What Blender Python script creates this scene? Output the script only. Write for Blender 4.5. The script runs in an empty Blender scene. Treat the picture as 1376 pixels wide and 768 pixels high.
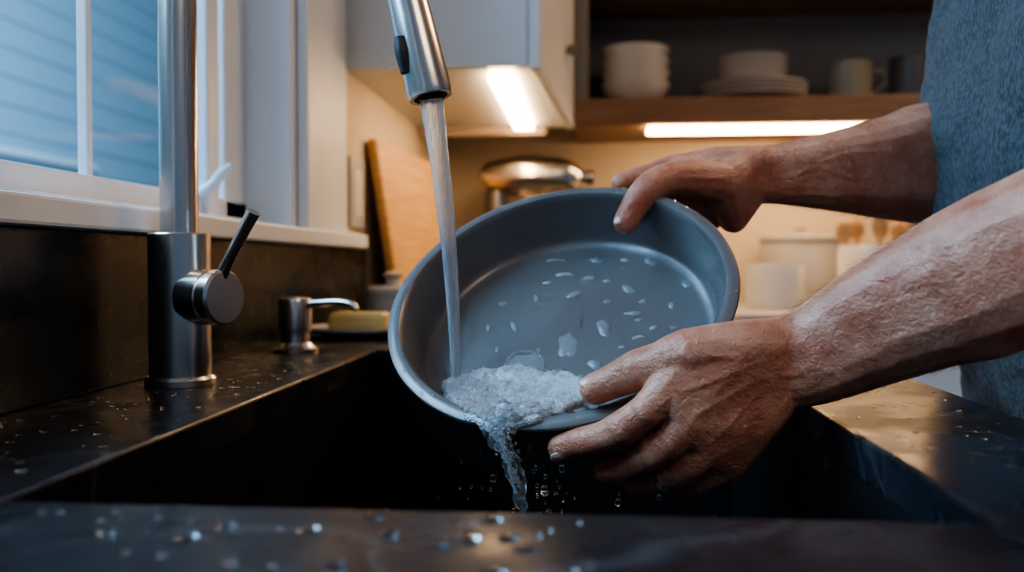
import bpy, bmesh, math, random
import numpy as np
from mathutils import Vector, Matrix, noise
from mathutils.bvhtree import BVHTree
random.seed(3)
# ---------------------------------------------------------------- camera frame: image pixels unprojected to world
F=1200.0
R=Matrix.Rotation(math.radians(4.86),3,'Z')@Matrix.Rotation(math.radians(90-1.43),3,'X')
EYE=Vector((0,0,1.0))
def W(u,v,Y):
    """image pixel (u,v) + estimated distance Y into the room -> world position"""
    d=R@Vector(((u-688)/F,(384-v)/F,-1)); return EYE+d*(Y/d.y)
CT=0.90   # counter top height

# ---------------------------------------------------------------- materials
def newmat(name):
    m=bpy.data.materials.new(name); m.use_nodes=True
    nt=m.node_tree; b=nt.nodes['Principled BSDF']; return m,nt,b
def mat(name,col,rough=.5,metal=0,col2=None,nscale=20,stretch=(1,1,1),bump=0,bscale=100,bstretch=(1,1,1),
        trans=0,ior=1.45,emis=None,estr=0,sss=0,coat=0,rough2=None,detail=4,contrast=(.35,.65),spec=None,bdist=.002,vor=False):
    m,nt,b=newmat(name); N=nt.nodes; L=nt.links
    b.inputs['Base Color'].default_value=(*col,1); b.inputs['Roughness'].default_value=rough
    b.inputs['Metallic'].default_value=metal; b.inputs['Transmission Weight'].default_value=trans
    b.inputs['IOR'].default_value=ior; b.inputs['Coat Weight'].default_value=coat
    if spec is not None: b.inputs['Specular IOR Level'].default_value=spec
    if sss:
        b.inputs['Subsurface Weight'].default_value=sss; b.inputs['Subsurface Radius'].default_value=(.01,.004,.002); b.inputs['Subsurface Scale'].default_value=.5
    if emis: b.inputs['Emission Color'].default_value=(*emis,1); b.inputs['Emission Strength'].default_value=estr
    tc=N.new('ShaderNodeTexCoord')
    def ntex(scale,st,det,vo=False):
        mp=N.new('ShaderNodeMapping'); mp.inputs['Scale'].default_value=st; L.new(tc.outputs['Object'],mp.inputs['Vector'])
        if vo:
            n=N.new('ShaderNodeTexVoronoi'); n.inputs['Scale'].default_value=scale; L.new(mp.outputs[0],n.inputs['Vector']); return n
        n=N.new('ShaderNodeTexNoise'); n.inputs['Scale'].default_value=scale; n.inputs['Detail'].default_value=det
        L.new(mp.outputs[0],n.inputs['Vector']); return n
    if col2 or rough2 is not None:
        n=ntex(nscale,stretch,detail)
        r=N.new('ShaderNodeMapRange'); r.inputs[1].default_value=contrast[0]; r.inputs[2].default_value=contrast[1]; L.new(n.outputs['Fac'],r.inputs[0])
        if col2:
            mx=N.new('ShaderNodeMix'); mx.data_type='RGBA'; mx.inputs[6].default_value=(*col,1); mx.inputs[7].default_value=(*col2,1)
            L.new(r.outputs[0],mx.inputs[0]); L.new(mx.outputs[2],b.inputs['Base Color'])
        if rough2 is not None:
            mr=N.new('ShaderNodeMapRange'); mr.inputs[3].default_value=rough; mr.inputs[4].default_value=rough2
            L.new(r.outputs[0],mr.inputs[0]); L.new(mr.outputs[0],b.inputs['Roughness'])
    if bump:
        n=ntex(bscale,bstretch,4,vor); bp=N.new('ShaderNodeBump'); bp.inputs['Strength'].default_value=bump; bp.inputs['Distance'].default_value=bdist
        L.new(n.outputs['Distance' if vor else 'Fac'],bp.inputs['Height']); L.new(bp.outputs[0],b.inputs['Normal'])
        if vor: bp.invert=True
    return m

def stone_mat():
    m,nt,b=newmat('black_soapstone'); N=nt.nodes; L=nt.links
    tc=N.new('ShaderNodeTexCoord')
    n=N.new('ShaderNodeTexNoise'); n.inputs['Scale'].default_value=14; n.inputs['Detail'].default_value=6; L.new(tc.outputs['Object'],n.inputs['Vector'])
    cr=N.new('ShaderNodeValToRGB'); cr.color_ramp.elements[0].color=(.006,.007,.009,1); cr.color_ramp.elements[1].color=(.018,.021,.026,1)
    cr.color_ramp.elements[0].position=.35; cr.color_ramp.elements[1].position=.75; L.new(n.outputs['Fac'],cr.inputs[0])
    v=N.new('ShaderNodeTexNoise'); v.inputs['Scale'].default_value=3.1; v.inputs['Detail'].default_value=3; v.inputs['Distortion'].default_value=.4; L.new(tc.outputs['Object'],v.inputs['Vector'])
    s=N.new('ShaderNodeMath'); s.operation='SUBTRACT'; s.inputs[1].default_value=.5; L.new(v.outputs['Fac'],s.inputs[0])
    a=N.new('ShaderNodeMath'); a.operation='ABSOLUTE'; L.new(s.outputs[0],a.inputs[0])
    mr=N.new('ShaderNodeMapRange'); mr.inputs[1].default_value=0; mr.inputs[2].default_value=.005; mr.inputs[3].default_value=.30; mr.inputs[4].default_value=0; L.new(a.outputs[0],mr.inputs[0])
    mx=N.new('ShaderNodeMix'); mx.data_type='RGBA'; L.new(mr.outputs[0],mx.inputs[0]); L.new(cr.outputs[0],mx.inputs[6]); mx.inputs[7].default_value=(.12,.13,.14,1)
    L.new(mx.outputs[2],b.inputs['Base Color'])
    w=N.new('ShaderNodeTexNoise'); w.inputs['Scale'].default_value=18; w.inputs['Detail'].default_value=3; L.new(tc.outputs['Object'],w.inputs['Vector'])
    rr=N.new('ShaderNodeMapRange'); rr.inputs[1].default_value=.40; rr.inputs[2].default_value=.62; rr.inputs[3].default_value=.22; rr.inputs[4].default_value=.38; L.new(w.outputs['Fac'],rr.inputs[0]); L.new(rr.outputs[0],b.inputs['Roughness'])
    b.inputs['Specular IOR Level'].default_value=.32
    w2=N.new('ShaderNodeTexNoise'); w2.inputs['Scale'].default_value=160; w2.inputs['Detail'].default_value=4; L.new(tc.outputs['Object'],w2.inputs['Vector'])
    bp=N.new('ShaderNodeBump'); bp.inputs['Strength'].default_value=.16; bp.inputs['Distance'].default_value=.0005; L.new(w2.outputs['Fac'],bp.inputs['Height']); L.new(bp.outputs[0],b.inputs['Normal'])
    return m
def skin_mat():
    m,nt,b=newmat('weathered_skin'); N=nt.nodes; L=nt.links
    tc=N.new('ShaderNodeTexCoord')
    n=N.new('ShaderNodeTexNoise'); n.inputs['Scale'].default_value=34; n.inputs['Detail'].default_value=7; n.inputs['Roughness'].default_value=.66; L.new(tc.outputs['Object'],n.inputs['Vector'])
    cr=N.new('ShaderNodeValToRGB'); e=cr.color_ramp.elements
    e[0].position=.32; e[0].color=(.39,.115,.065,1); e[1].position=.70; e[1].color=(.62,.31,.20,1)
    L.new(n.outputs['Fac'],cr.inputs[0]); L.new(cr.outputs[0],b.inputs['Base Color'])
    b.inputs['Roughness'].default_value=.40
    b.inputs['Subsurface Weight'].default_value=.12; b.inputs['Subsurface Radius'].default_value=(.012,.004,.002); b.inputs['Subsurface Scale'].default_value=.3
    v=N.new('ShaderNodeTexVoronoi'); v.inputs['Scale'].default_value=520; L.new(tc.outputs['Object'],v.inputs['Vector'])
    w=N.new('ShaderNodeTexNoise'); w.inputs['Scale'].default_value=125; w.inputs['Detail'].default_value=7; w.inputs['Distortion'].default_value=1.6; L.new(tc.outputs['Object'],w.inputs['Vector'])
    wn=N.new('ShaderNodeTexNoise'); wn.inputs['Scale'].default_value=70; L.new(tc.outputs['Object'],wn.inputs['Vector'])
    ad=N.new('ShaderNodeVectorMath'); ad.operation='MULTIPLY_ADD'; L.new(wn.outputs['Color'],ad.inputs[0]); ad.inputs[1].default_value=(.010,.010,.010); L.new(tc.outputs['Object'],ad.inputs[2])
    ce=N.new('ShaderNodeTexVoronoi'); ce.feature='DISTANCE_TO_EDGE'; ce.inputs['Scale'].default_value=250; L.new(ad.outputs[0],ce.inputs['Vector'])
    cm=N.new('ShaderNodeMapRange'); cm.inputs[1].default_value=0; cm.inputs[2].default_value=.16; L.new(ce.outputs['Distance'],cm.inputs[0])
    b1=N.new('ShaderNodeBump'); b1.inputs['Strength'].default_value=.35; b1.inputs['Distance'].default_value=.0007; L.new(v.outputs['Distance'],b1.inputs['Height'])
    b3=N.new('ShaderNodeBump'); b3.inputs['Strength'].default_value=.25; b3.inputs['Distance'].default_value=.0007; L.new(cm.outputs[0],b3.inputs['Height']); L.new(b1.outputs[0],b3.inputs['Normal'])
    b2=N.new('ShaderNodeBump'); b2.inputs['Strength'].default_value=.62; b2.inputs['Distance'].default_value=.0017; L.new(w.outputs['Fac'],b2.inputs['Height']); L.new(b3.outputs[0],b2.inputs['Normal'])
    L.new(b2.outputs[0],b.inputs['Normal'])
    return m
M={}
M['stone']=stone_mat(); M['skin']=skin_mat()
M['steel']=mat('brushed_steel',(.62,.58,.54),.24,1,bump=.05,bscale=90,bstretch=(1,1,20),bdist=.0006)
M['steel_dark']=mat('dark_steel',(.22,.22,.22),.3,1)
M['rubber']=mat('black_rubber',(.015,.015,.016),.5)
M['pan']=mat('nonstick_grey',(.150,.150,.152),.34,.3,bump=.05,bscale=900,rough2=.44,nscale=25,coat=.15)
M['sink']=mat('black_composite',(.008,.009,.010),.38,bump=.2,bscale=500)
M['whitepaint']=mat('white_paint',(.66,.72,.78),.45,bump=.03,bscale=60)
M['cab']=mat('cabinet_white',(.66,.70,.74),.4,bump=.03,bscale=50)
M['cabside']=mat('cabinet_warm_edge',(.42,.34,.27),.5,bump=.03,bscale=50)
M['wall']=mat('plaster_cream',(.60,.50,.38),.8,col2=(.56,.46,.35),nscale=4,bump=.05,bscale=80)
M['ceil']=mat('ceiling_white',(.7,.68,.65),.9)
M['floor']=mat('oak_floor',(.22,.13,.07),.45,col2=(.30,.19,.11),nscale=3,stretch=(1,12,1),bump=.05)
M['shelfwood']=mat('walnut_shelf',(.20,.11,.06),.5,col2=(.26,.15,.085),nscale=6,stretch=(1,14,14),bump=.05)
M['board']=mat('maple_board',(.46,.25,.09),.5,col2=(.56,.34,.15),nscale=7,stretch=(3,1,16),bump=.05)
M['darkback']=mat('shelf_grey_paint',(.22,.21,.20),.8)
M['ceramic']=mat('white_ceramic',(.74,.73,.70),.3,coat=.3)
M['ceramicgrey']=mat('grey_ceramic',(.42,.41,.40),.4)
M['mug']=mat('sage_stoneware',(.20,.20,.16),.4)
M['mugdark']=mat('charcoal_stoneware',(.06,.065,.065),.4)
M['soap']=mat('soap_bar',(.55,.42,.17),.5,sss=.2)
M['bar']=mat('light_bar_diffuser',(1,.9,.75),.5,emis=(1.0,.64,.33),estr=28)
M['siding']=mat('blue_siding',(.32,.46,.56),.7,bump=.05,bscale=20)
M['glass']=mat('window_glass',(1,1,1),0,trans=1,ior=1.02)
M['shirt']=mat('heather_grey_cotton',(.042,.049,.057),.9,col2=(.088,.098,.110),nscale=380,stretch=(1,1,.5),bump=.5,bscale=800,contrast=(.42,.58))
M['denim']=mat('dark_denim',(.02,.03,.05),.9,bump=.3,bscale=600)
M['shoe']=mat('brown_leather',(.08,.045,.03),.5)
M['hair']=mat('brown_hair',(.05,.03,.02),.7,bump=.4,bscale=200,bstretch=(1,1,.1))
M['armhair']=mat('arm_hair',(.06,.035,.02),.5)
M['eye']=mat('eye_white',(.8,.8,.78),.2)
M['lip']=mat('lip_skin',(.42,.17,.13),.5,sss=.1)
M['nail']=mat('fingernail',(.68,.40,.31),.25,sss=.1,coat=.3)
M['gold']=mat('silver_ring',(.7,.66,.6),.15,1)
M['water']=mat('water',(.95,.98,1),.02,trans=1,ior=1.33)
M['turb']=mat('turbulent_water',(.92,.96,1),.04,trans=.95,ior=1.33,bump=.5,bscale=200,bdist=.002)
M['stream']=mat('aerated_water',(.80,.85,.92),.2,trans=.65,ior=1.33,bump=1.0,bscale=230,bstretch=(3,3,.12),bdist=.0025)
M['foam']=mat('foam_white',(.64,.69,.75),.22,trans=.18,ior=1.2,bump=1.0,bscale=800,coat=.5,bdist=.0010,vor=True)
M['bubble']=mat('bubble_film',(.95,.98,1),.05,trans=.85,ior=1.15)
M['suds']=mat('thin_suds',(.75,.80,.85),.10,trans=.74,ior=1.25,bump=1.0,bscale=800,coat=.6,bdist=.001,vor=True)
M['utensil']=mat('wooden_utensil',(.50,.31,.15),.6)
M['blackglass']=mat('black_glass',(.02,.02,.022),.1)

# ---------------------------------------------------------------- mesh helpers
def obj(name,bm,m,smooth=True,parent=None,recalc=True):
    if recalc: bmesh.ops.recalc_face_normals(bm,faces=bm.faces[:])
    me=bpy.data.meshes.new(name); bm.to_mesh(me); bm.free()
    if smooth:
        for p in me.polygons: p.use_smooth=True
    o=bpy.data.objects.new(name,me); bpy.context.scene.collection.objects.link(o)
    if m: me.materials.append(m)
    if parent: o.parent=parent
    return o
def empty(name):
    o=bpy.data.objects.new(name,None); bpy.context.scene.collection.objects.link(o); o.empty_display_size=.05; return o
def boxbm(bm,x0,x1,y0,y1,z0,z1):
    r=bmesh.ops.create_cube(bm,size=1)
    for v in r['verts']:
        v.co=Vector((x0+(v.co.x+.5)*(x1-x0),y0+(v.co.y+.5)*(y1-y0),z0+(v.co.z+.5)*(z1-z0)))
    return r['verts']
def bevel(o,w,seg=3):
    b=o.modifiers.new('bevel','BEVEL'); b.width=w; b.segments=seg; b.limit_method='ANGLE'; b.angle_limit=math.radians(40); return o
def box(name,x0,x1,y0,y1,z0,z1,m,bv=0.002,parent=None):
    bm=bmesh.new(); boxbm(bm,x0,x1,y0,y1,z0,z1); o=obj(name,bm,m,False,parent)
    if bv: bevel(o,bv,2)
    return o
def frame_of(z):
    z=Vector(z).normalized(); x=z.orthogonal().normalized(); y=z.cross(x)
    return Matrix((x,y,z)).transposed()
def place(loc,axis=(0,0,1)):
    return Matrix.Translation(loc)@frame_of(axis).to_4x4()
def lathe(name,prof,m,mtx=Matrix(),seg=64,parent=None,sharp=None):
    bm=bmesh.new(); rings=[]
    for r,z in prof:
        if r<1e-6: rings.append([bm.verts.new((0,0,z))])
        else: rings.append([bm.verts.new((r*math.cos(2*math.pi*i/seg),r*math.sin(2*math.pi*i/seg),z)) for i in range(seg)])
    for a,b in zip(rings,rings[1:]):
        for i in range(seg):
            j=(i+1)%seg
            if len(a)==1 and len(b)==1: continue
            if len(a)==1: bm.faces.new((a[0],b[i],b[j]))
            elif len(b)==1: bm.faces.new((a[i],a[j],b[0]))
            else: bm.faces.new((a[i],a[j],b[j],b[i]))
    bm.transform(mtx)
    o=obj(name,bm,m,True,parent)
    o.data.set_sharp_from_angle(angle=math.radians(35))
    return o
def catmull(pts,n=8):
    out=[]; P=[pts[0]]+list(pts)+[pts[-1]]
    for i in range(1,len(P)-2):
        for k in range(n):
            t=k/n; a,b,c,d=P[i-1],P[i],P[i+1],P[i+2]
            out.append(.5*((2*b)+(c-a)*t+(2*a-5*b+4*c-d)*t*t+(3*b-a-3*c+d)*t**3))
    out.append(pts[-1]); return out
def tube(name,pts,rad,m,seg=24,n=8,parent=None,wob=0,flat=1.0,bmt=None):
    pts=[Vector(p) for p in pts]
    if not hasattr(rad,'__len__'): rad=[rad]*len(pts)
    S=catmull([Vector((*p,r)) for p,r in zip(pts,rad)],n) if n>1 else [Vector((*p,r)) for p,r in zip(pts,rad)]
    bm=bmt or bmesh.new(); rings=[]; x=None
    for i,s in enumerate(S):
        p=s.xyz; t=(S[min(i+1,len(S)-1)].xyz-S[max(i-1,0)].xyz).normalized()
        x=(x-t*x.dot(t)).normalized() if x else t.orthogonal().normalized()
        y=t.cross(x); ring=[]
        for k in range(seg):
            a=2*math.pi*k/seg; r=s.w
            if wob: r*=1+wob*noise.noise(Vector((math.cos(a)*1.3,math.sin(a)*1.3,i*.22)))
            ring.append(bm.verts.new(p+x*r*math.cos(a)+y*r*math.sin(a)*flat))
        rings.append(ring)
    for a,b in zip(rings,rings[1:]):
        for i in range(seg): bm.faces.new((a[i],a[(i+1)%seg],b[(i+1)%seg],b[i]))
    bm.faces.new(rings[0][::-1]); bm.faces.new(rings[-1])
    if bmt: return None
    o=obj(name,bm,m,True,parent); o.data.set_sharp_from_angle(angle=math.radians(50)); return o
NF=64; FIB=[]
for i in range(NF):
    zz=1-2*(i+.5)/NF; rr=math.sqrt(1-zz*zz); ph=i*2.399963
    FIB.append(Vector((rr*math.cos(ph),rr*math.sin(ph),zz)))
def hull(bm,sph):
    t=bmesh.new()
    for c,r in sph:
        for d in FIB: t.verts.new(Vector(c)+d*r)
    res=bmesh.ops.convex_hull(t,input=t.verts[:],use_existing_faces=False)
    dl=list({e for e in res['geom_interior']+res['geom_unused'] if isinstance(e,bmesh.types.BMVert)})
    bmesh.ops.delete(t,geom=dl,context='VERTS')
    bmesh.ops.recalc_face_normals(t,faces=t.faces[:])
    me=bpy.data.meshes.new('tmp'); t.to_mesh(me); t.free(); bm.from_mesh(me); bpy.data.meshes.remove(me)
def chain(bm,S,n=1):
    if n>1:
        S=[(q.xyz,q.w) for q in catmull([Vector((*c,r)) for c,r in S],n)]
    for a,b in zip(S,S[1:]): hull(bm,[a,b])
def ribbon(bm,secs,n=3):
    """sections of two parallel spheres, spline interpolated -> flattened limb"""
    A=catmull([Vector((*a[0],a[1])) for a,b in secs],n); B=catmull([Vector((*b[0],b[1])) for a,b in secs],n)
    prev=None
    for p,q in zip(A,B):
        cur=[(p.xyz,p.w),(q.xyz,q.w)]
        if prev: hull(bm,prev+cur)
        prev=cur
def organic(name,bm,m,vox,smooth_it,parent=None,fac=.5):
    o=obj(name,bm,m,True,parent,recalc=False)
    r=o.modifiers.new('skin','REMESH'); r.mode='VOXEL'; r.voxel_size=vox; r.use_smooth_shade=True
    s=o.modifiers.new('relax','SMOOTH'); s.factor=fac; s.iterations=smooth_it
    return o
def blobs(bm,c,r,sub=1,sc=(1,1,1),rot=None):
    mt=Matrix.Translation(c)@(rot.to_4x4() if rot else Matrix())@Matrix.Diagonal((*sc,1))
    bmesh.ops.create_icosphere(bm,subdivisions=sub,radius=r,matrix=mt)

# ================================================================= ROOM SHELL
WX=-.397
e=empty('wall_left')
box('wall_below',-.55,WX-.003,-.6,1.19,0,1.02,M['wall'],0,e)
box('wall_above',-.55,WX,-.6,1.19,2.1,2.6,M['wall'],0,e)
box('wall_far',-.55,WX,1.19,2.4,0,2.6,M['wall'],0,e)
box('wall_near',-.55,WX,-.9,-.6,0,2.6,M['wall'],0,e)
box('wall_back',-.55,3.0,2.4,2.5,0,2.6,M['wall'],0)
box('wall_right',3.0,3.1,-.9,2.5,0,2.6,M['wall'],0)
box('floor',-.55,3.1,-.9,2.5,-.05,0,M['floor'],0)
box('ceiling',-.55,3.1,-.9,2.5,2.6,2.65,M['ceil'],0)
# window
w=empty('window_1')
box('sill_board',-.50,-.368,-.6,1.475,1.0255,1.047,M['whitepaint'],.003,w)
box('jamb_far',-.55,WX+.001,1.17,1.192,1.047,2.1,M['whitepaint'],.002,w)
box('head_jamb',-.55,WX+.001,-.6,1.19,2.08,2.1,M['whitepaint'],.002,w)
box('sash_bottom_rail',-.495,-.458,-.6,1.17,1.047,1.082,M['whitepaint'],.003,w)
box('sash_stop',-.50,-.44,-.6,1.17,1.047,1.058,M['whitepaint'],.002,w)
box('sash_far_stile',-.495,-.458,1.10,1.17,1.047,2.1,M['whitepaint'],.003,w)
box('sash_inner_stile',-.48,-.450,1.03,1.065,1.047,2.1,M['whitepaint'],.003,w)
box('muntin_vertical',-.485,-.474,.815,.824,1.08,2.1,M['whitepaint'],.002,w)
box('muntin_horizontal',-.485,-.468,-.6,1.10,1.55,1.565,M['whitepaint'],.002,w)
box('glass_pane',-.479,-.475,-.6,1.10,1.08,2.1,M['glass'],0,w)
tube('sash_latch',[W(268,262,1.03),W(283,250,1.035),W(298,232,1.04),W(310,222,1.045)],[.007,.007,.006,.004],M['whitepaint'],12,6,w)
box('trim_1',WX,-.380,1.192,1.315,1.047,2.2,M['whitepaint'],.004)
box('trim_2',WX,-.388,1.315,1.42,1.047,2.2,M['whitepaint'],.004)
bm=bmesh.new()
for i in range(26):
    z0=.2+i*.148
    vs=[(-3.0,-2,z0),(-3.0,9,z0),(-3.014,9,z0+.150),(-3.014,-2,z0+.150),(-3.06,-2,z0),(-3.06,9,z0)]
    v=[bm.verts.new(x) for x in vs]; bm.faces.new((v[0],v[1],v[2],v[3])); bm.faces.new((v[0],v[4],v[5],v[1]))
nh=empty('neighbor_house')
obj('lap_siding',bm,M['siding'],False,nh)
box('siding_trim',-3.0,-2.96,3.2,5.2,1.56,1.60,M['whitepaint'],.004,nh)
box('ground_outside',-3.06,-.56,-2,9,-.2,-.05,M['floor'],0)

# ================================================================= COUNTER + SINK
def slab(name,xs,ys,hole,z0,z1,m,bv):
    bm=bmesh.new(); V={}
    for i,x in enumerate(xs):
        for j,y in enumerate(ys): V[i,j]=bm.verts.new((x,y,z1))
    fs=[]
    for i in range(len(xs)-1):
        for j in range(len(ys)-1):
            if (i,j) in hole: continue
            fs.append(bm.faces.new((V[i,j],V[i+1,j],V[i+1,j+1],V[i,j+1])))
    r=bmesh.ops.extrude_face_region(bm,geom=fs)
    for v in [g for g in r['geom'] if isinstance(g,bmesh.types.BMVert)]: v.co.z=z0
    bmesh.ops.delete(bm,geom=[v for v in bm.verts if not v.link_faces],context='VERTS')
    o=obj(name,bm,m,False); bevel(o,bv,3); return o
slab('sink_countertop',[WX,-.247,.158,.282],[-.6,.357,1.02,1.80,2.398],[(1,1)],.874,CT,M['stone'],.0025)
box('kitchen_countertop',.2825,2.998,1.80,2.398,.874,CT,M['ceramicgrey'],.004)
box('backsplash',WX-.0005,WX+.012,-.6,1.53,CT+.0005,1.025,M['stone'],.001)
bm=bmesh.new()
X0,X1,Y0,Y1,Z0,Z1=-.2495,.1605,.3545,1.0225,.66,.8735
boxbm(bm,X0,X1,Y0,Y1,Z0,Z1)
top=[f for f in bm.faces if all(abs(v.co.z-Z1)<1e-5 for v in f.verts)]
bmesh.ops.delete(bm,geom=top,context='FACES_ONLY')
ed=[e for e in bm.edges if not all(abs(v.co.z-Z1)<1e-5 for v in e.verts)]
bmesh.ops.bevel(bm,geom=ed,offset=.018,segments=4,affect='EDGES')
s=obj('kitchen_sink',bm,M['sink'],False)
so=s.modifiers.new('thick','SOLIDIFY'); so.thickness=.008; so.offset=1
cb=empty('sink_base_cabinet')
box('carcass_front',.235,.255,-.6,1.80,.10,.8735,M['cab'],.002,cb)
box('carcass_end',WX,.255,-.6,-.58,.1,.8735,M['cab'],.002,cb)
box('toe_kick',.19,.21,-.6,1.8,0,.10,M['rubber'],.001,cb)
for i,y in enumerate((-.55,.05,.65,1.25)):
    box('door_%d'%(i+1),.255,.272,y,y+.54,.13,.85,M['cab'],.003,cb)
bc=empty('back_base_cabinet')
box('carcass',.26,2.99,1.84,2.39,.10,.8735,M['cab'],.002,bc)
box('toe_kick',.3,2.99,1.90,2.39,0,.10,M['rubber'],.001,bc)
for i in range(5):
    x=.30+i*.52
    box('door_%d'%(i+1),x,x+.5,1.822,1.84,.13,.66,M['cab'],.003,bc)
    box('drawer_%d'%(i+1),x,x+.5,1.822,1.84,.675,.86,M['cab'],.003,bc)
    tube('pull_%d'%(i+1),[(x+.18,1.805,.77),(x+.32,1.805,.77)],.005,M['steel_dark'],10,1,bc)

# ================================================================= UPPER CABINETS
uc=empty('upper_wall_cabinet')
def prism(name,pl,z0,z1,m,parent,bv=.002):
    bm=bmesh.new()
    a=[bm.verts.new((x,y,z0)) for x,y in pl]; b=[bm.verts.new((x,y,z1)) for x,y in pl]
    bm.faces.new(a[::-1]); bm.faces.new(b)
    for i in range(len(pl)): bm.faces.new((a[i],a[(i+1)%len(pl)],b[(i+1)%len(pl)],b[i]))
    return bevel(obj(name,bm,m,False,parent),bv)
zb=1.318
prism('carcass',[(WX,1.445),(-.098,1.445),(-.055,2.10),(WX,2.10)],zb,2.3,M['cab'],uc)
prism('door',[(-.096,1.442),(-.077,1.441),(-.034,2.10),(-.053,2.10)],zb-.004,2.3,M['cab'],uc)
tube('door_knob',[(-.050,1.90,1.45),(-.035,1.898,1.45),(-.023,1.897,1.45)],[.006,.012,.014],M['steel_dark'],16,3,uc)
box('under_rail',WX,-.098,2.07,2.10,zb-.02,zb,M['cabside'],.002,uc)
lb=empty('under_cabinet_light')
box('diffuser',-.166,-.124,1.48,2.04,zb-.014,zb-.003,M['bar'],.002,lb)
sh=empty('wall_shelf_cabinet')
box('bottom_shelf',-.034,2.6,2.10,2.398,1.322,1.384,M['shelfwood'],.003,sh)
box('side_left',-.034,.0,2.12,2.398,1.384,2.3,M['darkback'],.002,sh)
box('back_panel',0,2.6,2.38,2.398,1.384,2.3,M['darkback'],0,sh)
box('upper_shelf',0,2.6,2.12,2.38,1.64,1.68,M['shelfwood'],.003,sh)
box('header',-.034,2.6,2.10,2.398,2.28,2.34,M['cab'],.002,sh)
lb2=empty('under_cabinet_light')
box('diffuser',.14,.80,2.12,2.165,1.308,1.3215,M['bar'],.002,lb2)

# ---- crockery on shelf
def bowl_prof(r,h,t=.006): return [(0,.004),(r*.45,.004),(r*.5,0),(r*.55,0),(r*.56,.008),(r*.85,h*.45),(r,h),(r-t,h),(r*.8,h*.5),(r*.45,.014),(0,.012)]
bs=empty('bowl_stack')
for i in range(4): lathe('bowl_%d'%(i+1),bowl_prof(.085,.055),M['ceramic'],Matrix.Translation((.115,2.23,1.385+i*.028)),48,bs)
ps=empty('plate_stack')
for i in range(4):
    lathe('plate_%d'%(i+1),[(0,0),(.06,0),(.075,.004),(.13,.014),(.13,.018),(.07,.010),(0,.008)],M['ceramicgrey'],Matrix.Translation((.40,2.24,1.385+i*.010)),48,ps)
for i in range(3):
    lathe('small_bowl_%d'%(i+1),bowl_prof(.085,.04),M['ceramicgrey'],Matrix.Translation((.40,2.24,1.430+i*.015)),48,ps)
def mug(name,x,y,z,r,h,m,side=1):
    e=empty(name)
    lathe('body',[(0,0),(r*.85,0),(r*.95,.006),(r,h*.5),(r*.98,h),(r*.9,h),(r*.9,.01),(0,.008)],m,Matrix.Translation((x,y,z)),40,e)
    tube('handle',[(x+side*r*.95,y,z+h*.8),(x+side*r*1.5,y,z+h*.75),(x+side*r*1.6,y,z+h*.45),(x+side*r*.95,y,z+h*.2)],.006,m,12,6,e)
mug('coffee_mug',.625,2.22,1.385,.052,.095,M['mug'])
mug('coffee_mug',.775,2.22,1.385,.056,.105,M['mugdark'])

# ================================================================= BACK COUNTER ITEMS
def canister(name,c,r,h,m,lid=True):
    e=empty(name); T=Matrix.Translation(c)
    lathe('jar',[(0,0),(r*.93,0),(r,.008),(r,h-.01),(r*.96,h),(0,h)],m,T,48,e)
    if lid: lathe('lid',[(0,h),(r*1.02,h),(r*1.02,h+.01),(r*.9,h+.014),(.012,h+.016),(.010,h+.024),(.016,h+.034),(0,h+.038)],m,T,48,e)
canister('ceramic_canister',(.425,2.09,CT+.001),.066,.098,M['ceramic'],False)
canister('storage_canister',(.53,2.295,CT+.001),.098,.155,M['ceramicgrey'])
cr=empty('utensil_crock')
lathe('crock',[(0,0),(.075,0),(.083,.01),(.084,.12),(.080,.14),(.074,.14),(.074,.012),(0,.01)],M['ceramic'],Matrix.Translation((.655,2.10,CT+.001)),48,cr)
for i,(dx,dy) in enumerate(((-.06,0),(-.03,.03),(.00,-.02),(.045,.01),(.02,.05),(.065,-.02))):
    p0=Vector((.655+dx*.4,2.10+dy*.4,CT+.02)); p1=Vector((.655+dx*1.2,2.10+dy,CT+.160+.008*(i%3)))
    tube('spoon_handle_%d'%(i+1),[p0,p1],.006,M['utensil'],10,1,cr)
    bm=bmesh.new(); blobs(bm,p1+Vector((0,0,.014)),.020,3,(1,.35,1.3)); obj('spoon_head_%d'%(i+1),bm,M['utensil'],True,cr)
canister('flour_jar',(.87,2.2,CT+.001),.085,.14,M['ceramic'])
box('cooktop',.5,1.3,1.84,2.0,CT+.0005,CT+.008,M['blackglass'],.002)
mx=empty('stand_mixer')
bm=bmesh.new()
chain(bm,[((-.225,2.15,1.205),.044),((-.16,2.15,1.210),.052),((-.07,2.15,1.207),.046),((-.045,2.15,1.205),.036)],3)
organic('motor_head',bm,M['steel'],.004,6,mx)
bm=bmesh.new(); hull(bm,[((-.22,2.15,1.19),.03),((-.22,2.15,.97),.04)]); hull(bm,[((-.22,2.12,.935),.033),((-.22,2.18,.935),.033),((-.06,2.12,.933),.031),((-.06,2.18,.933),.031)])
organic('stand_base',bm,M['steel_dark'],.004,6,mx)
lathe('mixing_bowl',[(0,.965),(.04,.965),(.075,1.01),(.085,1.10),(.09,1.105),(.08,1.10),(.07,1.01),(0,.975)],M['steel'],Matrix.Translation((-.085,2.15,0)),40,mx)
lathe('attachment_knob',[(0,0),(.016,0),(.018,.02),(.014,.028),(0,.03)],M['gold'],place((-.012,2.15,1.205),(1,0,0)),24,mx)
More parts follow.
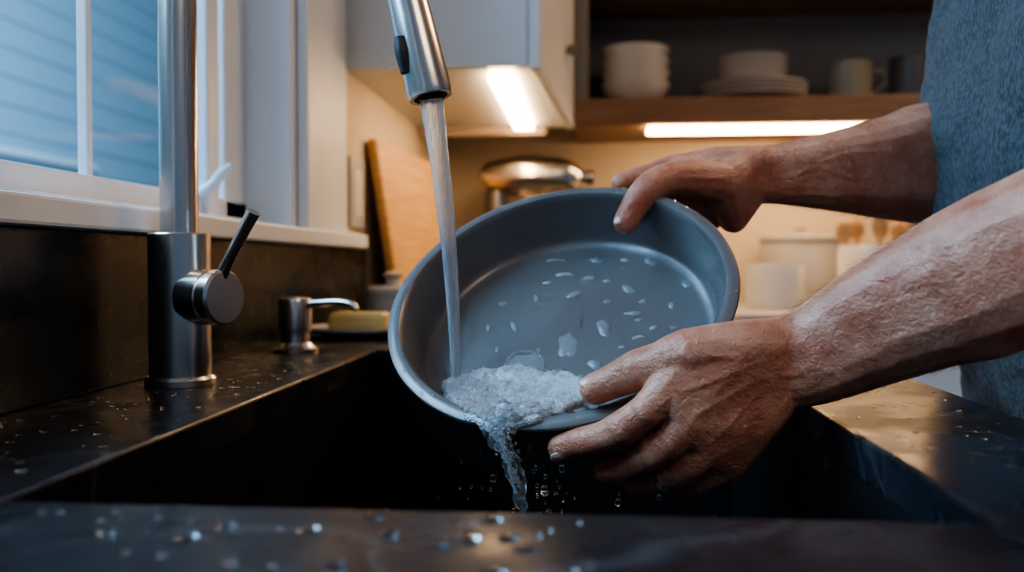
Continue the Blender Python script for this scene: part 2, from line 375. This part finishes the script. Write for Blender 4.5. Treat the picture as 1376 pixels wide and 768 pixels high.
# cutting board leaning on left wall, far end pulled slightly off the wall
bm=bmesh.new(); v=[]
for y,xb,xt in ((1.56,-.345,-.392),(2.04,-.300,-.350)):
    for (x,z) in ((xb,CT+.001),(xb+.018,CT+.001),(xt+.018,CT+.322),(xt,CT+.322)): v.append(bm.verts.new((x,y,z)))
bm.faces.new(v[0:4]); bm.faces.new(v[4:8][::-1])
for i in range(4): bm.faces.new((v[i],v[i+4],v[(i+1)%4+4],v[(i+1)%4]))
bevel(obj('cutting_board',bm,M['board'],False),.005,3)
op=empty('wall_outlet')
box('cover_plate',WX+.0005,WX+.006,1.455,1.545,1.06,1.18,M['ceramicgrey'],.002,op)
box('socket',WX+.006,WX+.008,1.475,1.525,1.08,1.16,M['ceramic'],.002,op)
sd=empty('soap_dish')
lathe('dish',[(0,0),(.045,0),(.06,.006),(.072,.011),(.072,.014),(.05,.009),(0,.006)],M['ceramicgrey'],Matrix.Translation((-.312,1.20,CT+.001)),48,sd)
bevel(box('soap_bar',-.350,-.270,1.175,1.225,CT+.008,CT+.034,M['soap'],0,sd),.008,4)
canister('sugar_jar',(-.30,1.36,CT+.001),.040,.050,M['ceramicgrey'])

# ================================================================= FAUCET
fa=empty('kitchen_faucet')
fx,fy=-.336,.712
T=Matrix.Translation((fx,fy,CT+.0005))
lathe('base_flange',[(0,0),(.0285,0),(.0285,.005),(.0265,.0075),(.0255,.0075),(0,.0075)],M['steel'],T,72,fa)
lathe('body',[(0,.006),(.0248,.006),(.0248,.1235),(.0240,.1245),(.016,.1245),(0,.1245)],M['steel'],T,72,fa)
hd=W(579,131,.655); hax=(W(548,0,.662)-hd).normalized()
top=hd+hax*.13
pk=[(fx,fy,CT+.12),(fx,fy,CT+.2),(fx,fy,CT+.30),(fx+.004,fy-.001,CT+.37),(fx+.035,fy-.01,CT+.435),(fx+.09,fy-.028,CT+.462)]
pk+=[tuple(top+Vector((-.035,.012,.065))),tuple(top+hax*.03),tuple(top)]
tube('gooseneck_spout',pk,[.0152]*6+[.0145,.0135,.0125],M['steel'],48,10,fa)
T2=place(hd,hax)
lathe('spray_head',[(0,.004),(.0125,.004),(.0128,0),(.0160,0),(.0168,.004),(.0152,.06),(.0140,.092),(.0146,.0925),(.0146,.095),(.0138,.0955),(.0134,.135),(0,.135)],M['steel'],T2,64,fa)
lathe('aerator_face',[(0,.003),(.0125,.003),(.0125,.0005),(0,.0005)],M['rubber'],T2,40,fa)
tube('spray_button',[W(537,50,.647),W(541,72,.6465),W(546,98,.6462)],[.004,.0055,.004],M['rubber'],14,6,fa)
va=Vector((.93,-.36,0)).normalized(); vc=Vector((fx,fy,CT+.073))
lathe('valve_body',[(0,.015),(.0225,.015),(.0225,.036),(.0215,.037),(.0215,.0385),(.0225,.0395),(.0225,.0475),(.0205,.050),(0,.050)],M['steel'],place(vc,va),64,fa)
lp=vc+va*.043
tube('lever_handle',[lp+Vector((0,0,.012)),lp+Vector((.008,-.002,.028)),lp+Vector((.022,-.005,.052)),lp+Vector((.032,-.008,.068))],[.0055,.0045,.0050,.0056],M['steel'],24,6,fa)
sp=empty('soap_dispenser')
dx,dy=-.330,.985
T=Matrix.Translation((dx,dy,CT+.0005))
lathe('pump_base',[(0,0),(.0255,0),(.0255,.004),(.020,.007),(.0165,.011),(.0160,.017),(.0160,.022),(.0185,.024),(.0190,.056),(.0175,.0605),(.009,.0625),(0,.0625)],M['steel'],T,56,sp)
tube('pump_nozzle',[(dx,dy,CT+.0525),(dx+.022,dy-.004,CT+.0545),(dx+.050,dy-.010,CT+.057),(dx+.068,dy-.014,CT+.055),(dx+.075,dy-.016,CT+.049)],[.0062,.0050,.0045,.0042,.0040],M['steel'],20,8,sp)

# ================================================================= CAKE PAN
C=Vector((-.0236,.6890,.9794)); th,ph=.7054,-1.8374
nrm=Vector((math.sin(th)*math.cos(ph),math.sin(th)*math.sin(ph),math.cos(th)))
down=Vector((math.cos(th)*math.cos(ph),math.cos(th)*math.sin(ph),-math.sin(th)))
side=nrm.cross(down)
HP=.050; O=C-nrm*HP
PM=Matrix.Translation(O)@Matrix((down,side,nrm)).transposed().to_4x4()
def pan(x,y,z): return PM@Vector((x,y,z))
def on_plane(u,v,h):
    d=R@Vector(((u-688)/F,(384-v)/F,-1)); p0=O+nrm*h
    return EYE+d*((p0-EYE).dot(nrm)/d.dot(nrm))
prof=[(0,.0006),(.095,.0006),(.108,.0010),(.1145,.0025),(.1180,.0060),(.1200,.012),(.1245,.044),(.1252,.0475),(.1270,.0500),(.1300,.0508),(.1340,.0503),(.1365,.0488),(.1370,.0470),(.1362,.0455),(.1345,.0452),
 (.1300,.0462),(.1275,.0440),(.1225,.011),(.1200,.004),(.1165,-.0002),(.110,-.0015),(0,-.0015)]
cp=empty('cake_pan')
lathe('pan_shell',prof,M['pan'],PM,160,cp)
zl=.8965
bm=bmesh.new()
def inside(p,eps=.0012):
    q=PM.inverted()@p
    if q.z<eps: return False
    rr=.118+ (q.z/.05)*.0065
    return math.hypot(q.x,q.y)<rr-.001 and q.z<.052
cells=[]
g=.0022
for i in range(-60,80):
    for j in range(-60,60):
        p=Vector((-.05+i*g,.62+j*g,zl))
        if inside(p): cells.append((i,j))
cs=set(cells); V={}
for (i,j) in cs:
    for a,b in ((0,0),(1,0),(1,1),(0,1)):
        k=(i+a,j+b)
        if k not in V: V[k]=bm.verts.new((-.05+(k[0]-.5)*g,.62+(k[1]-.5)*g,zl+.0006*noise.noise(Vector((k[0]*.2,k[1]*.2,0)))))
    bm.faces.new((V[i,j],V[i+1,j],V[i+1,j+1],V[i,j+1]))
obj('pooled_water',bm,M['water'],True,cp)
# foam heap
fo=empty('soap_foam')
bm=bmesh.new(); bm2=bmesh.new(); lump=bmesh.new()
poly=[(594,524),(612,512),(650,501),(700,497),(745,504),(778,511),(790,522),(775,543),(735,560),(690,574),(660,577),(632,562),(608,542)]
def inpoly(x,y):
    c=False; n=len(poly); j=n-1
    for i in range(n):
        xi,yi=poly[i]; xj,yj=poly[j]
        if ((yi>y)!=(yj>y)) and x<(xj-xi)*(y-yi)/(yj-yi)+xi: c=not c
        j=i
    return c
def level(u,v,z):
    d=R@Vector(((u-688)/F,(384-v)/F,-1)); return EYE+d*((z-EYE.z)/d.z)
def foampt(u,v):
    p=level(u,v,zl); q=PM.inverted()@p
    if q.z<.001: p=on_plane(u,v,.002)
    elif math.hypot(q.x,q.y)>.124: p=on_plane(u,v,.051)
    return p
def heap(p): return .0030+.0060*(.5+.5*noise.noise(p*38))+.0018*noise.noise(p*120)
n_=0
while n_<1500:
    u=random.uniform(592,795); v=random.uniform(496,580)
    if inpoly(u,v):
        p=foampt(u,v); blobs(lump,p+Vector((0,0,heap(p)-.0053)),.0042,1); n_+=1
n_=0
while n_<3000:
    u=random.uniform(592,795); v=random.uniform(496,580)
    if not inpoly(u,v): continue
    coarse=max(0,min(1,((v-508)/50)*.8+((690-u)/100)*.5))
    if random.random()>.28+.72*coarse: continue
    p=foampt(u,v); n_+=1
    r=random.choice([.0005,.0006,.0008]) if random.random()>.12+coarse*.65 else random.choice([.0009,.0012,.0016,.0020,.0025])
    t=bm if r<.0009 and random.random()<.4 else bm2
    blobs(t,p+Vector((0,-.0003,heap(p)-.0014)),r,1 if r<.0009 else 2)
obj('foam_bubbles',bm,M['foam'],True,fo); obj('clear_bubbles',bm2,M['bubble'],True,fo)
organic('foam_mass',lump,M['foam'],.0010,7,fo)
# suds patches & droplets
bm=bmesh.new(); bd=bmesh.new()
rotP=PM.to_3x3()
def patch(u,v,du,dv,ang=0,h=.0010,thick=.0008):
    p=on_plane(u,v,h); n=18
    rr=Matrix.Rotation(ang,3,nrm)
    ax=rr@(on_plane(u+du,v,h)-p); ay=rr@(on_plane(u,v-dv,h)-p)
    t=bm
    cvert=t.verts.new(p+nrm*thick*1.3); ring=[];ring2=[]
    sd_=random.random()*50
    for k in range(n):
        a=2*math.pi*k/n; s=1+.55*noise.noise(Vector((math.cos(a)*1.2,math.sin(a)*1.2,sd_)))+.2*noise.noise(Vector((math.cos(a)*4,math.sin(a)*4,sd_)))
        ring.append(t.verts.new(p+(ax*math.cos(a)+ay*math.sin(a))*s-nrm*.0003))
        ring2.append(t.verts.new(p+(ax*math.cos(a)+ay*math.sin(a))*s*.82+nrm*thick))
    for k in range(n):
        j=(k+1)%n; t.faces.new((ring[k],ring[j],ring2[j],ring2[k])); t.faces.new((ring2[k],ring2[j],cvert))
for a in [(763,464,13,17,0),(811,439,8,13,.2),(798,488,9,7,0),(843,387,11,4,-.6),(852,421,12,3,0),(858,430,5,3,.3),(876,352,12,4,-.5),(926,381,10,6,-.9),
          (857,453,10,3,.3),(879,441,6,3,.2),(735,380,7,3,.5),(760,369,13,2.5,.1),(771,396,10,4,.5),(792,374,7,3,.2),(815,405,6,3,.3),(815,378,5,3,0),
          (720,400,4,5,0),(690,440,4,9,.3),(676,408,6,3,.7),(745,350,14,2,.1),(800,350,10,3,-.2),(902,410,5,5,0),(840,350,6,2.5,-.3),(905,440,5,3,0),
          (836,466,5,2.5,0),(656,440,3,6,0),(724,470,3,3,0),(755,497,3,6,0),(668,470,3,5,0),(864,405,5,3,0)]: patch(*a)
patch(706,490,24,16,0,.0008,.0004)
for i in range(34):
    a=2*math.pi*i/34; patch(706+25*math.cos(a),489+17*math.sin(a),2.5,1.8)
for i in range(300):
    r=math.sqrt(random.random())*.110; a=random.random()*6.283; p=pan(r*math.cos(a),r*math.sin(a),.0008)
    blobs(bd,p,random.choice([.0006,.0008,.001,.0013,.0018]),2,(1,1,.7),rotP)
for i in range(150):
    a=random.random()*6.283; z=random.uniform(.008,.044); r=.1193+(z-.006)/.038*.0048
    blobs(bd,pan(r*math.cos(a),r*math.sin(a),z),random.uniform(.0008,.0019),2)
for i in range(80):
    a=random.random()*6.283; r=random.uniform(.127,.135)
    blobs(bd,pan(r*math.cos(a),r*math.sin(a),.0505),random.uniform(.0006,.0019),2,(1,1,.6),rotP)
obj('suds_patches',bm,M['suds'],True,cp); obj('pan_droplets',bd,M['water'],True,cp)

# ================================================================= WATER
s0=hd-hax*.001; s1=on_plane(613,512,.002)
ws=empty('water_stream')
pts=[]; rad=[]
for i in range(13):
    t=i/12; p=s0.lerp(s1,t)+Vector((.0036*math.sin(math.pi*t),0,0))
    pts.append(p); rad.append(.0046*(1-t)**1.2+.0040+.00015*math.sin(i*1.7))
tube('stream_column',pts,rad,M['stream'],32,10,ws,wob=.05)
sw=empty('spilling_water')
bm=bmesh.new()
def tub(pts,rad,wob,flat,n=9): tube('',pts,rad,None,28,n,bmt=bm,wob=wob,flat=flat)
tub([W(668,556,.597),W(664,572,.584),W(668,588,.580),W(680,606,.579),W(689,628,.579),W(694,650,.578),W(699,672,.577),W(704,694,.576)],[.011,.0105,.0070,.0055,.0062,.0042,.0044,.0024],.9,.5)
tub([W(690,566,.590),W(684,580,.583),W(684,600,.580),W(694,622,.579),W(702,640,.579),W(706,662,.579)],[.008,.006,.0035,.0038,.0030,.0012],.9,.6)
tub([W(648,570,.584),W(660,588,.581),W(674,606,.580)],[.003,.0028,.002],.5,.8)
organic('spill_sheet',bm,M['turb'],.0009,5,sw)
tube('spill_core',[W(668,578,.585),W(679,606,.582),W(688,630,.581),W(695,662,.580)],[.0030,.0014,.0018,.0008],M['stream'],20,8,sw,wob=.9)
bm=bmesh.new()
for i in range(170):
    t=random.random()**1.8; u=668+t*28+random.gauss(0,7*(1-t)+2); v=568+t*85
    blobs(bm,W(u,v,.577+random.uniform(-.001,.004)),random.uniform(.0005,.0013),1)
obj('spill_bubbles',bm,M['bubble'],True,sw)
bm=bmesh.new()
DR=[(663,642,5),(733,640,3),(732,658,7),(731,655,5),(755,629,5),(720,628,3),(737,690,6),(733,675,2),(755,686,2),(757,672,2),(830,674,5),(886,668,4),(832,662,2.5),(620,620,2),(648,655,2),(668,600,5),(700,705,3),(690,685,3),(722,652,3),(645,608,2),(712,600,3),(618,655,2)]
for k in range(34): DR.append((random.gauss(705,45),random.uniform(605,700),random.uniform(1,2.6)))
for (u,v,r) in DR:
    r=r/1200*.58; blobs(bm,W(u,v,.580+random.uniform(-.01,.015)),r,3,(.9,.9,1.25))
obj('falling_droplets',bm,M['water'],True)
bm=bmesh.new()
def drop(x,y,r): blobs(bm,(x,y,CT+.0001+r*.12),r,2,(1,random.uniform(.7,1.3),.18))
for i in range(200): drop(random.uniform(-.37,-.262),random.uniform(.37,1.0),random.uniform(.0007,.0028))
for i in range(55): drop(random.uniform(-.34,.0),random.uniform(.27,.345),random.choice([.001,.0015,.002,.0045]))
for i in range(100): drop(random.uniform(.17,.275),random.uniform(.45,.95),random.uniform(.0006,.0020))
obj('counter_droplets',bm,M['water'],True)

# ================================================================= MAN
man=empty('man')
def S(u,v,Y,r): return (W(u,v,Y),r)
def surf(bvh,u,v):
    d=(R@Vector(((u-688)/F,(384-v)/F,-1))).normalized()
    h=bvh.ray_cast(EYE,d); return (h[0],h[1]) if h[0] else (None,None)
def ridges(bm,paths,r,sink=.75):
    """veins / tendons: low ridges laid on the already built surface"""
    bvh=BVHTree.FromBMesh(bm)
    for P in paths:
        P=catmull([Vector(p) for p in P],4); out=[]
        for i,p in enumerate(P):
            c,n=surf(bvh,p.x,p.y)
            if c: 
                k=math.sin(math.pi*(i+.5)/len(P))**.5
                out.append((c-n*(r*(1.35-sink*k)),r))
        chain(bm,out)
def arm_hair(name,bm,axis,n,rad,length,flow):
    bvh=BVHTree.FromBMesh(bm); out=bmesh.new()
    for _ in range(n):
        t=random.random(); seg=t*(len(axis)-1); i=min(int(seg),len(axis)-2); p=axis[i].lerp(axis[i+1],seg-i)
        d=Vector((random.gauss(0,1),random.gauss(0,1),random.gauss(0,1))); ax=(axis[-1]-axis[0]).normalized(); d=(d-ax*d.dot(ax)).normalized()
        h=bvh.ray_cast(p+d*.12,-d)
        if not h[0]: continue
        c=h[0]-d*.0015; f=(flow+Vector((random.gauss(0,.35),random.gauss(0,.35),random.gauss(0,.35)))).normalized(); f=(f-d*f.dot(d)).normalized()
        L=length*random.uniform(.6,1.2)
        tube('',[c,c+d*L*.25+f*L*.4,c+d*L*.32+f*L],[rad,rad*.8,rad*.3],None,3,2,bmt=out)
    obj(name,out,M['armhair'],True,man)
# ---------- left hand (near), cradling the low side of the pan
bm=bmesh.new()
fore=[(S(1046,466,.583,.0195),S(1044,510,.584,.0205)),(S(1078,460,.582,.0205),S(1070,504,.583,.0215)),(S(1112,446,.579,.0235),S(1104,492,.580,.0235)),(S(1170,416,.570,.0285),S(1168,462,.571,.0275)),(S(1255,380,.554,.0345),S(1258,420,.555,.0335)),(S(1345,345,.535,.0405),S(1350,380,.535,.0395))]
elb=Vector((.335,.470,1.058)); shl=Vector((.445,.60,1.36))
ribbon(bm,fore+[((elb,.042),(elb,.040))],3)
chain(bm,[(elb,.042),(elb.lerp(shl,.5),.048),(shl,.05)],2)
kI=S(900,522,.563,.0142); kM=S(925,562,.562,.0140); kR=S(948,597,.570,.0132); kP=S(980,620,.582,.0118)
wA=S(1046,466,.583,.0195); wB=S(1044,510,.584,.0205)
mA=S(985,478,.568,.0175); mB=S(1010,560,.577,.0185)
hull(bm,[kI,kM,mA,wA,wB]); hull(bm,[kM,kR,wA,wB,mA]); hull(bm,[kR,kP,wB,mB]); hull(bm,[kR,kM,mB,wB])
I=[kI,S(868,552,.560,.0110),S(838,574,.567,.0117),S(808,587,.575,.0100),S(782,594,.582,.0102),S(753,601,.589,.0088)]
Mi=[kM,S(902,592,.562,.0110),S(880,606,.570,.0117),S(855,618,.580,.0100),S(838,625,.588,.0101),S(814,632,.597,.0088)]
Ri=[kR,S(928,621,.570,.0105),S(906,633,.578,.0110),S(885,640,.588,.0096),S(868,644,.597,.0096),S(848,645,.606,.0083)]
Pi=[kP,S(955,638,.585,.0096),S(940,645,.592,.0096),S(920,648,.602,.0085),S(900,648,.612,.0076)]
for c in (I,Mi,Ri,Pi): chain(bm,c,2)
Th=[S(1005,468,.572,.0190),S(925,476,.566,.0168),S(890,487,.570,.0138),S(858,497,.578,.0138),S(826,511,.585,.0115),S(800,522,.589,.0108)]
chain(bm,Th,2)
hull(bm,[Th[0],S(925,482,.566,.0150),kI]); hull(bm,[Th[0],wA,kI])
ridges(bm,[[(1035,480,0),(985,500,0),(935,520,0),(905,524,0)],[(1036,495,0),(990,525,0),(945,552,0),(928,562,0)],[(1036,508,0),(1000,548,0),(965,585,0),(952,597,0)],
  [(1010,480,0),(960,478,0),(925,474,0)]],.0023,.75)
ridges(bm,[[(985,535,0),(1010,515,0),(1040,505,0),(1075,500,0),(1120,470,0),(1170,455,0)],[(1100,440,0),(1160,418,0),(1210,405,0),(1290,380,0)],[(1150,470,0),(1220,450,0),(1290,430,0)],[(950,540,0),(972,515,0),(1000,500,0)]],.0018,.65)
# skin folds over the finger joints
for c,ks in ((I,(1,2,4)),(Mi,(2,)),(Th,(3,))):
    for k in ks:
        p=c[k][0]; ax=(c[min(k+1,len(c)-1)][0]-c[k-1][0]).normalized(); r=c[k][1]
        for off in (-.0026,0,.0026):
            ring=[]
            for a in range(-4,5):
                nn=(Vector((0,-1,.35))-ax*Vector((0,-1,.35)).dot(ax)).normalized(); ss=ax.cross(nn)
                an=a*.2; ring.append((p+ax*off+(nn*math.cos(an)+ss*math.sin(an))*(r-.0004),.0011))
            chain(bm,ring)
arm_hair('left_arm_hair',bm,[W(1080,482,.58),W(1180,440,.57),W(1300,395,.55)],900,.00010,.009,Vector((-.8,.1,-.5)))
organic('left_arm',bm,M['skin'],.0011,5,man)
# ---------- right hand (far), pinching the high side
bm=bmesh.new()
fore=[(S(1005,221,.838,.0175),S(1010,250,.842,.0175)),(S(1030,220,.845,.0175),S(1035,249,.848,.0175)),(S(1070,216,.850,.0200),S(1072,250,.852,.0195)),(S(1135,208,.862,.0255),S(1135,252,.865,.0245)),(S(1205,198,.880,.0330),S(1206,252,.884,.033)),(S(1260,190,.900,.040),S(1262,248,.905,.039))]
elr=Vector((.395,.985,1.10)); shr=Vector((.475,1.00,1.36))
ribbon(bm,fore+[((elr,.042),(elr,.040))],3); chain(bm,[(elr,.042),(elr.lerp(shr,.5),.048),(shr,.05)],2)
rA=S(1005,221,.838,.0175); rB=S(1010,250,.842,.0175)
jI=S(905,228,.825,.0142); jM=S(915,248,.842,.0142); jR=S(930,272,.852,.0135); jP=S(955,292,.856,.0122)
hull(bm,[jI,jM,rA,rB]); hull(bm,[jM,jR,rA,rB]); hull(bm,[jR,jP,rB,rA])
hull(bm,[S(958,216,.832,.0135),jI,rA])
for c in ([jI,S(880,234,.822,.0112),S(862,238,.820,.0108),S(842,243,.815,.0096),S(834,246,.813,.0090)],
          [jM,S(885,256,.846,.0112),S(860,272,.842,.0105),S(835,288,.836,.0092)],
          [jR,S(900,288,.856,.011),S(880,308,.852,.0102),S(865,328,.845,.009)],
          [jP,S(930,316,.852,.0098),S(915,334,.846,.0088),S(905,348,.840,.008)]): chain(bm,c,2)
TR=[S(972,248,.818,.0195),S(925,240,.798,.0172),S(897,240,.780,.0142),S(873,252,.767,.0138),S(855,273,.760,.0120),S(841,298,.758,.0108)]
chain(bm,TR,2); hull(bm,[TR[0],TR[1],jI]); hull(bm,[TR[0],rA,rB])
hull(bm,[TR[0],S(985,293,.835,.014),rB])
ridges(bm,[[(1000,215,0),(960,215,0),(925,222,0)],[(1000,235,0),(955,240,0),(910,238,0)]],.0023,.75)
ridges(bm,[[(1020,235,0),(1060,238,0),(1100,225,0),(1150,240,0),(1215,228,0)],[(1050,262,0),(1100,262,0),(1150,272,0),(1190,268,0)],[(1090,225,0),(1140,205,0),(1200,205,0)]],.0022,.72)
arm_hair('right_arm_hair',bm,[W(1040,234,.847),W(1140,230,.862),W(1250,222,.90)],900,.00012,.010,Vector((-.9,-.1,.3)))
organic('right_arm',bm,M['skin'],.0013,5,man)
def nail(name,c,along,nr,L=.0075,Wd=.0062):
    a=Vector(along).normalized(); n=Vector(nr); n=(n-a*n.dot(a)).normalized(); s=a.cross(n)
    bm=bmesh.new(); N=12
    rows=[]
    for i in range(N+1):
        row=[]
        for j in range(N+1):
            x=-1+2*i/N; y=-1+2*j/N
            xx=x*math.sqrt(1-y*y*.5)*L; yy=y*math.sqrt(1-x*x*.5)*Wd
            row.append(bm.verts.new(Vector(c)+a*xx+s*yy-n*(yy*yy/.016)-n*(.0006*(x**4+y**4))))
        rows.append(row)
    for i in range(N):
        for j in range(N): bm.faces.new((rows[i][j],rows[i+1][j],rows[i+1][j+1],rows[i][j+1]))
    o=obj(name,bm,M['nail'],True,man); so=o.modifiers.new('t','SOLIDIFY'); so.thickness=.0008; return o
t0,t1=Th[-1][0],Th[-2][0]; d=(t0-t1).normalized()
n1=Vector((-.25,-.55,.8)); n1=(n1-d*n1.dot(d)).normalized()
nail('left_thumbnail',t0+n1*.0104-d*.0005,d,n1)
t0,t1=TR[-1][0],TR[-2][0]; d=(t0-t1).normalized(); n2=Vector((-.75,-.65,.1)); n2=(n2-d*n2.dot(d)).normalized()
nail('right_thumbnail',t0+n2*.0104-d*.0005,d,n2)
t0,t1=I[-1][0],I[-2][0]; d=(t0-t1).normalized(); n3=Vector((-.1,-.6,-.75)); n3=(n3-d*n3.dot(d)).normalized()
nail('left_index_nail',t0+n3*.0084,d,n3,.006,.005)
rc=(Ri[2][0]+Ri[3][0])/2; rax=(Ri[2][0]-Ri[3][0]).normalized()
lathe('wedding_ring',[(.0100,-.002),(.0114,-.002),(.0117,0),(.0114,.002),(.0100,.002),(.0098,0),(.0100,-.002)],M['gold'],place(rc,rax),48,man)
# ---------- shirt, trousers, head
bm=bmesh.new()
def oval(x,y,z,hy,r): return [((x,y-hy,z),r),((x,y+hy,z),r)]
secs=[oval(.480,.80,.86,.07,.112),oval(.456,.80,.94,.065,.118),oval(.441,.80,1.03,.068,.122),oval(.437,.80,1.12,.072,.124),oval(.458,.80,1.26,.08,.126),oval(.478,.80,1.36,.10,.118),oval(.480,.80,1.43,.12,.07)]
for a,b in zip(secs,secs[1:]): hull(bm,a+b)
hull(bm,[((.475,.80,1.47),.055),((.475,.70,1.43),.06),((.475,.90,1.43),.06)])
chain(bm,[((.475,.66,1.42),.066),((.455,.602,1.36),.066),(elb.lerp(shl,.45),.062)])
chain(bm,[((.480,.94,1.42),.066),((.475,.998,1.36),.066),(elr.lerp(shr,.40),.064)])
st=organic('t_shirt',bm,M['shirt'],.006,5,man)
tex=bpy.data.textures.new('folds','CLOUDS'); tex.noise_scale=.06; tex.noise_depth=2
dm=st.modifiers.new('folds','DISPLACE'); dm.texture=tex; dm.strength=.018; dm.mid_level=.5; dm.texture_coords='LOCAL'
bm=bmesh.new()
hull(bm,oval(.490,.80,.92,.075,.098)+oval(.495,.80,.80,.08,.105))
for s_ in (-1,1):
    y=.80+s_*.095
    chain(bm,[((.495,y,.82),.098),((.495,y,.50),.068),((.505,y,.28),.058),((.51,y,.12),.050)])
organic('jeans',bm,M['denim'],.008,4,man)
for i,s_ in enumerate((-1,1)):
    y=.80+s_*.095; bm=bmesh.new()
    hull(bm,[((.53,y,.045),.040),((.42,y,.040),.038),((.33,y,.032),.031)]); hull(bm,[((.51,y,.11),.05),((.52,y,.05),.042)])
    organic('shoe_%d'%(i+1),bm,M['shoe'],.006,4,man)
bm=bmesh.new()
chain(bm,[((.475,.80,1.44),.058),((.465,.80,1.54),.054)])
hull(bm,[((.455,.80,1.68),.080),((.490,.80,1.69),.082),((.41,.80,1.60),.050),((.395,.80,1.565),.026),((.46,.80,1.60),.060)])
chain(bm,[((.372,.80,1.665),.011),((.352,.80,1.625),.014)])
for s_ in (-1,1):
    hull(bm,[((.47,.80+s_*.083,1.645),.012),((.475,.80+s_*.088,1.665),.016)])
    hull(bm,[((.378,.80+s_*.02,1.678),.010),((.385,.80+s_*.045,1.676),.010)])
organic('head',bm,M['skin'],.004,5,man)
bm=bmesh.new(); hull(bm,[((.465,.80,1.705),.086),((.500,.80,1.70),.088),((.52,.80,1.64),.06)]); hull(bm,[((.42,.80,1.735),.055),((.47,.80,1.72),.085)])
organic('hair',bm,M['hair'],.005,3,man)
for i,s_ in enumerate((-1,1)):
    bm=bmesh.new(); blobs(bm,(.378,.80+s_*.031,1.656),.012,3); obj('eye_%d'%(i+1),bm,M['eye'],True,man)
    bm=bmesh.new(); blobs(bm,(.3672,.80+s_*.031,1.655),.0045,2); obj('iris_%d'%(i+1),bm,M['rubber'],True,man)
tube('mouth',[(.377,.775,1.590),(.366,.80,1.592),(.377,.825,1.590)],[.003,.006,.003],M['lip'],10,6,man)

# ================================================================= LIGHT
def area(name,loc,target,sx,sy,power,col):
    l=bpy.data.lights.new(name,'AREA'); l.shape='RECTANGLE'; l.size=sx; l.size_y=sy; l.energy=power; l.color=col
    o=bpy.data.objects.new(name,l); bpy.context.scene.collection.objects.link(o); o.location=loc
    o.rotation_euler=(Vector(target)-Vector(loc)).to_track_quat('-Z','Y').to_euler(); return o
area('dusk_sky_light',(-1.5,.35,2.3),(-.05,.65,.95),1.6,1.2,80,(.38,.68,1))
area('siding_fill',(-1.0,2.6,2.4),(-3,4.4,1.4),1.6,1.6,110,(.40,.72,1))  # added fill outdoors, above the view, to brighten the siding
area('ceiling_lamp',(1.3,1.7,2.5),(.5,1.2,.95),.6,.6,18,(1,.62,.34))
area('hand_fill',(.8,-.4,2.2),(.1,.7,.95),.6,.6,5.5,(1,.78,.58))  # added warm fill behind the camera for hands and pan, no real fixture
wd=bpy.data.worlds.new('dusk'); bpy.context.scene.world=wd; wd.use_nodes=True
wd.node_tree.nodes['Background'].inputs[0].default_value=(.28,.42,.64,1); wd.node_tree.nodes['Background'].inputs[1].default_value=.34
bpy.context.scene.view_settings.view_transform='AgX'
bpy.context.scene.view_settings.look='AgX - Medium High Contrast'
bpy.context.scene.view_settings.exposure=.28
# ================================================================= CAMERA
cd=bpy.data.cameras.new('camera'); co=bpy.data.objects.new('camera',cd); bpy.context.scene.collection.objects.link(co)
co.matrix_world=Matrix.Translation(EYE)@R.to_4x4(); cd.sensor_width=36; cd.lens=36*F/1376; cd.clip_start=.01
cd.dof.use_dof=True; cd.dof.focus_distance=.63; cd.dof.aperture_fstop=4.6
bpy.context.scene.camera=co
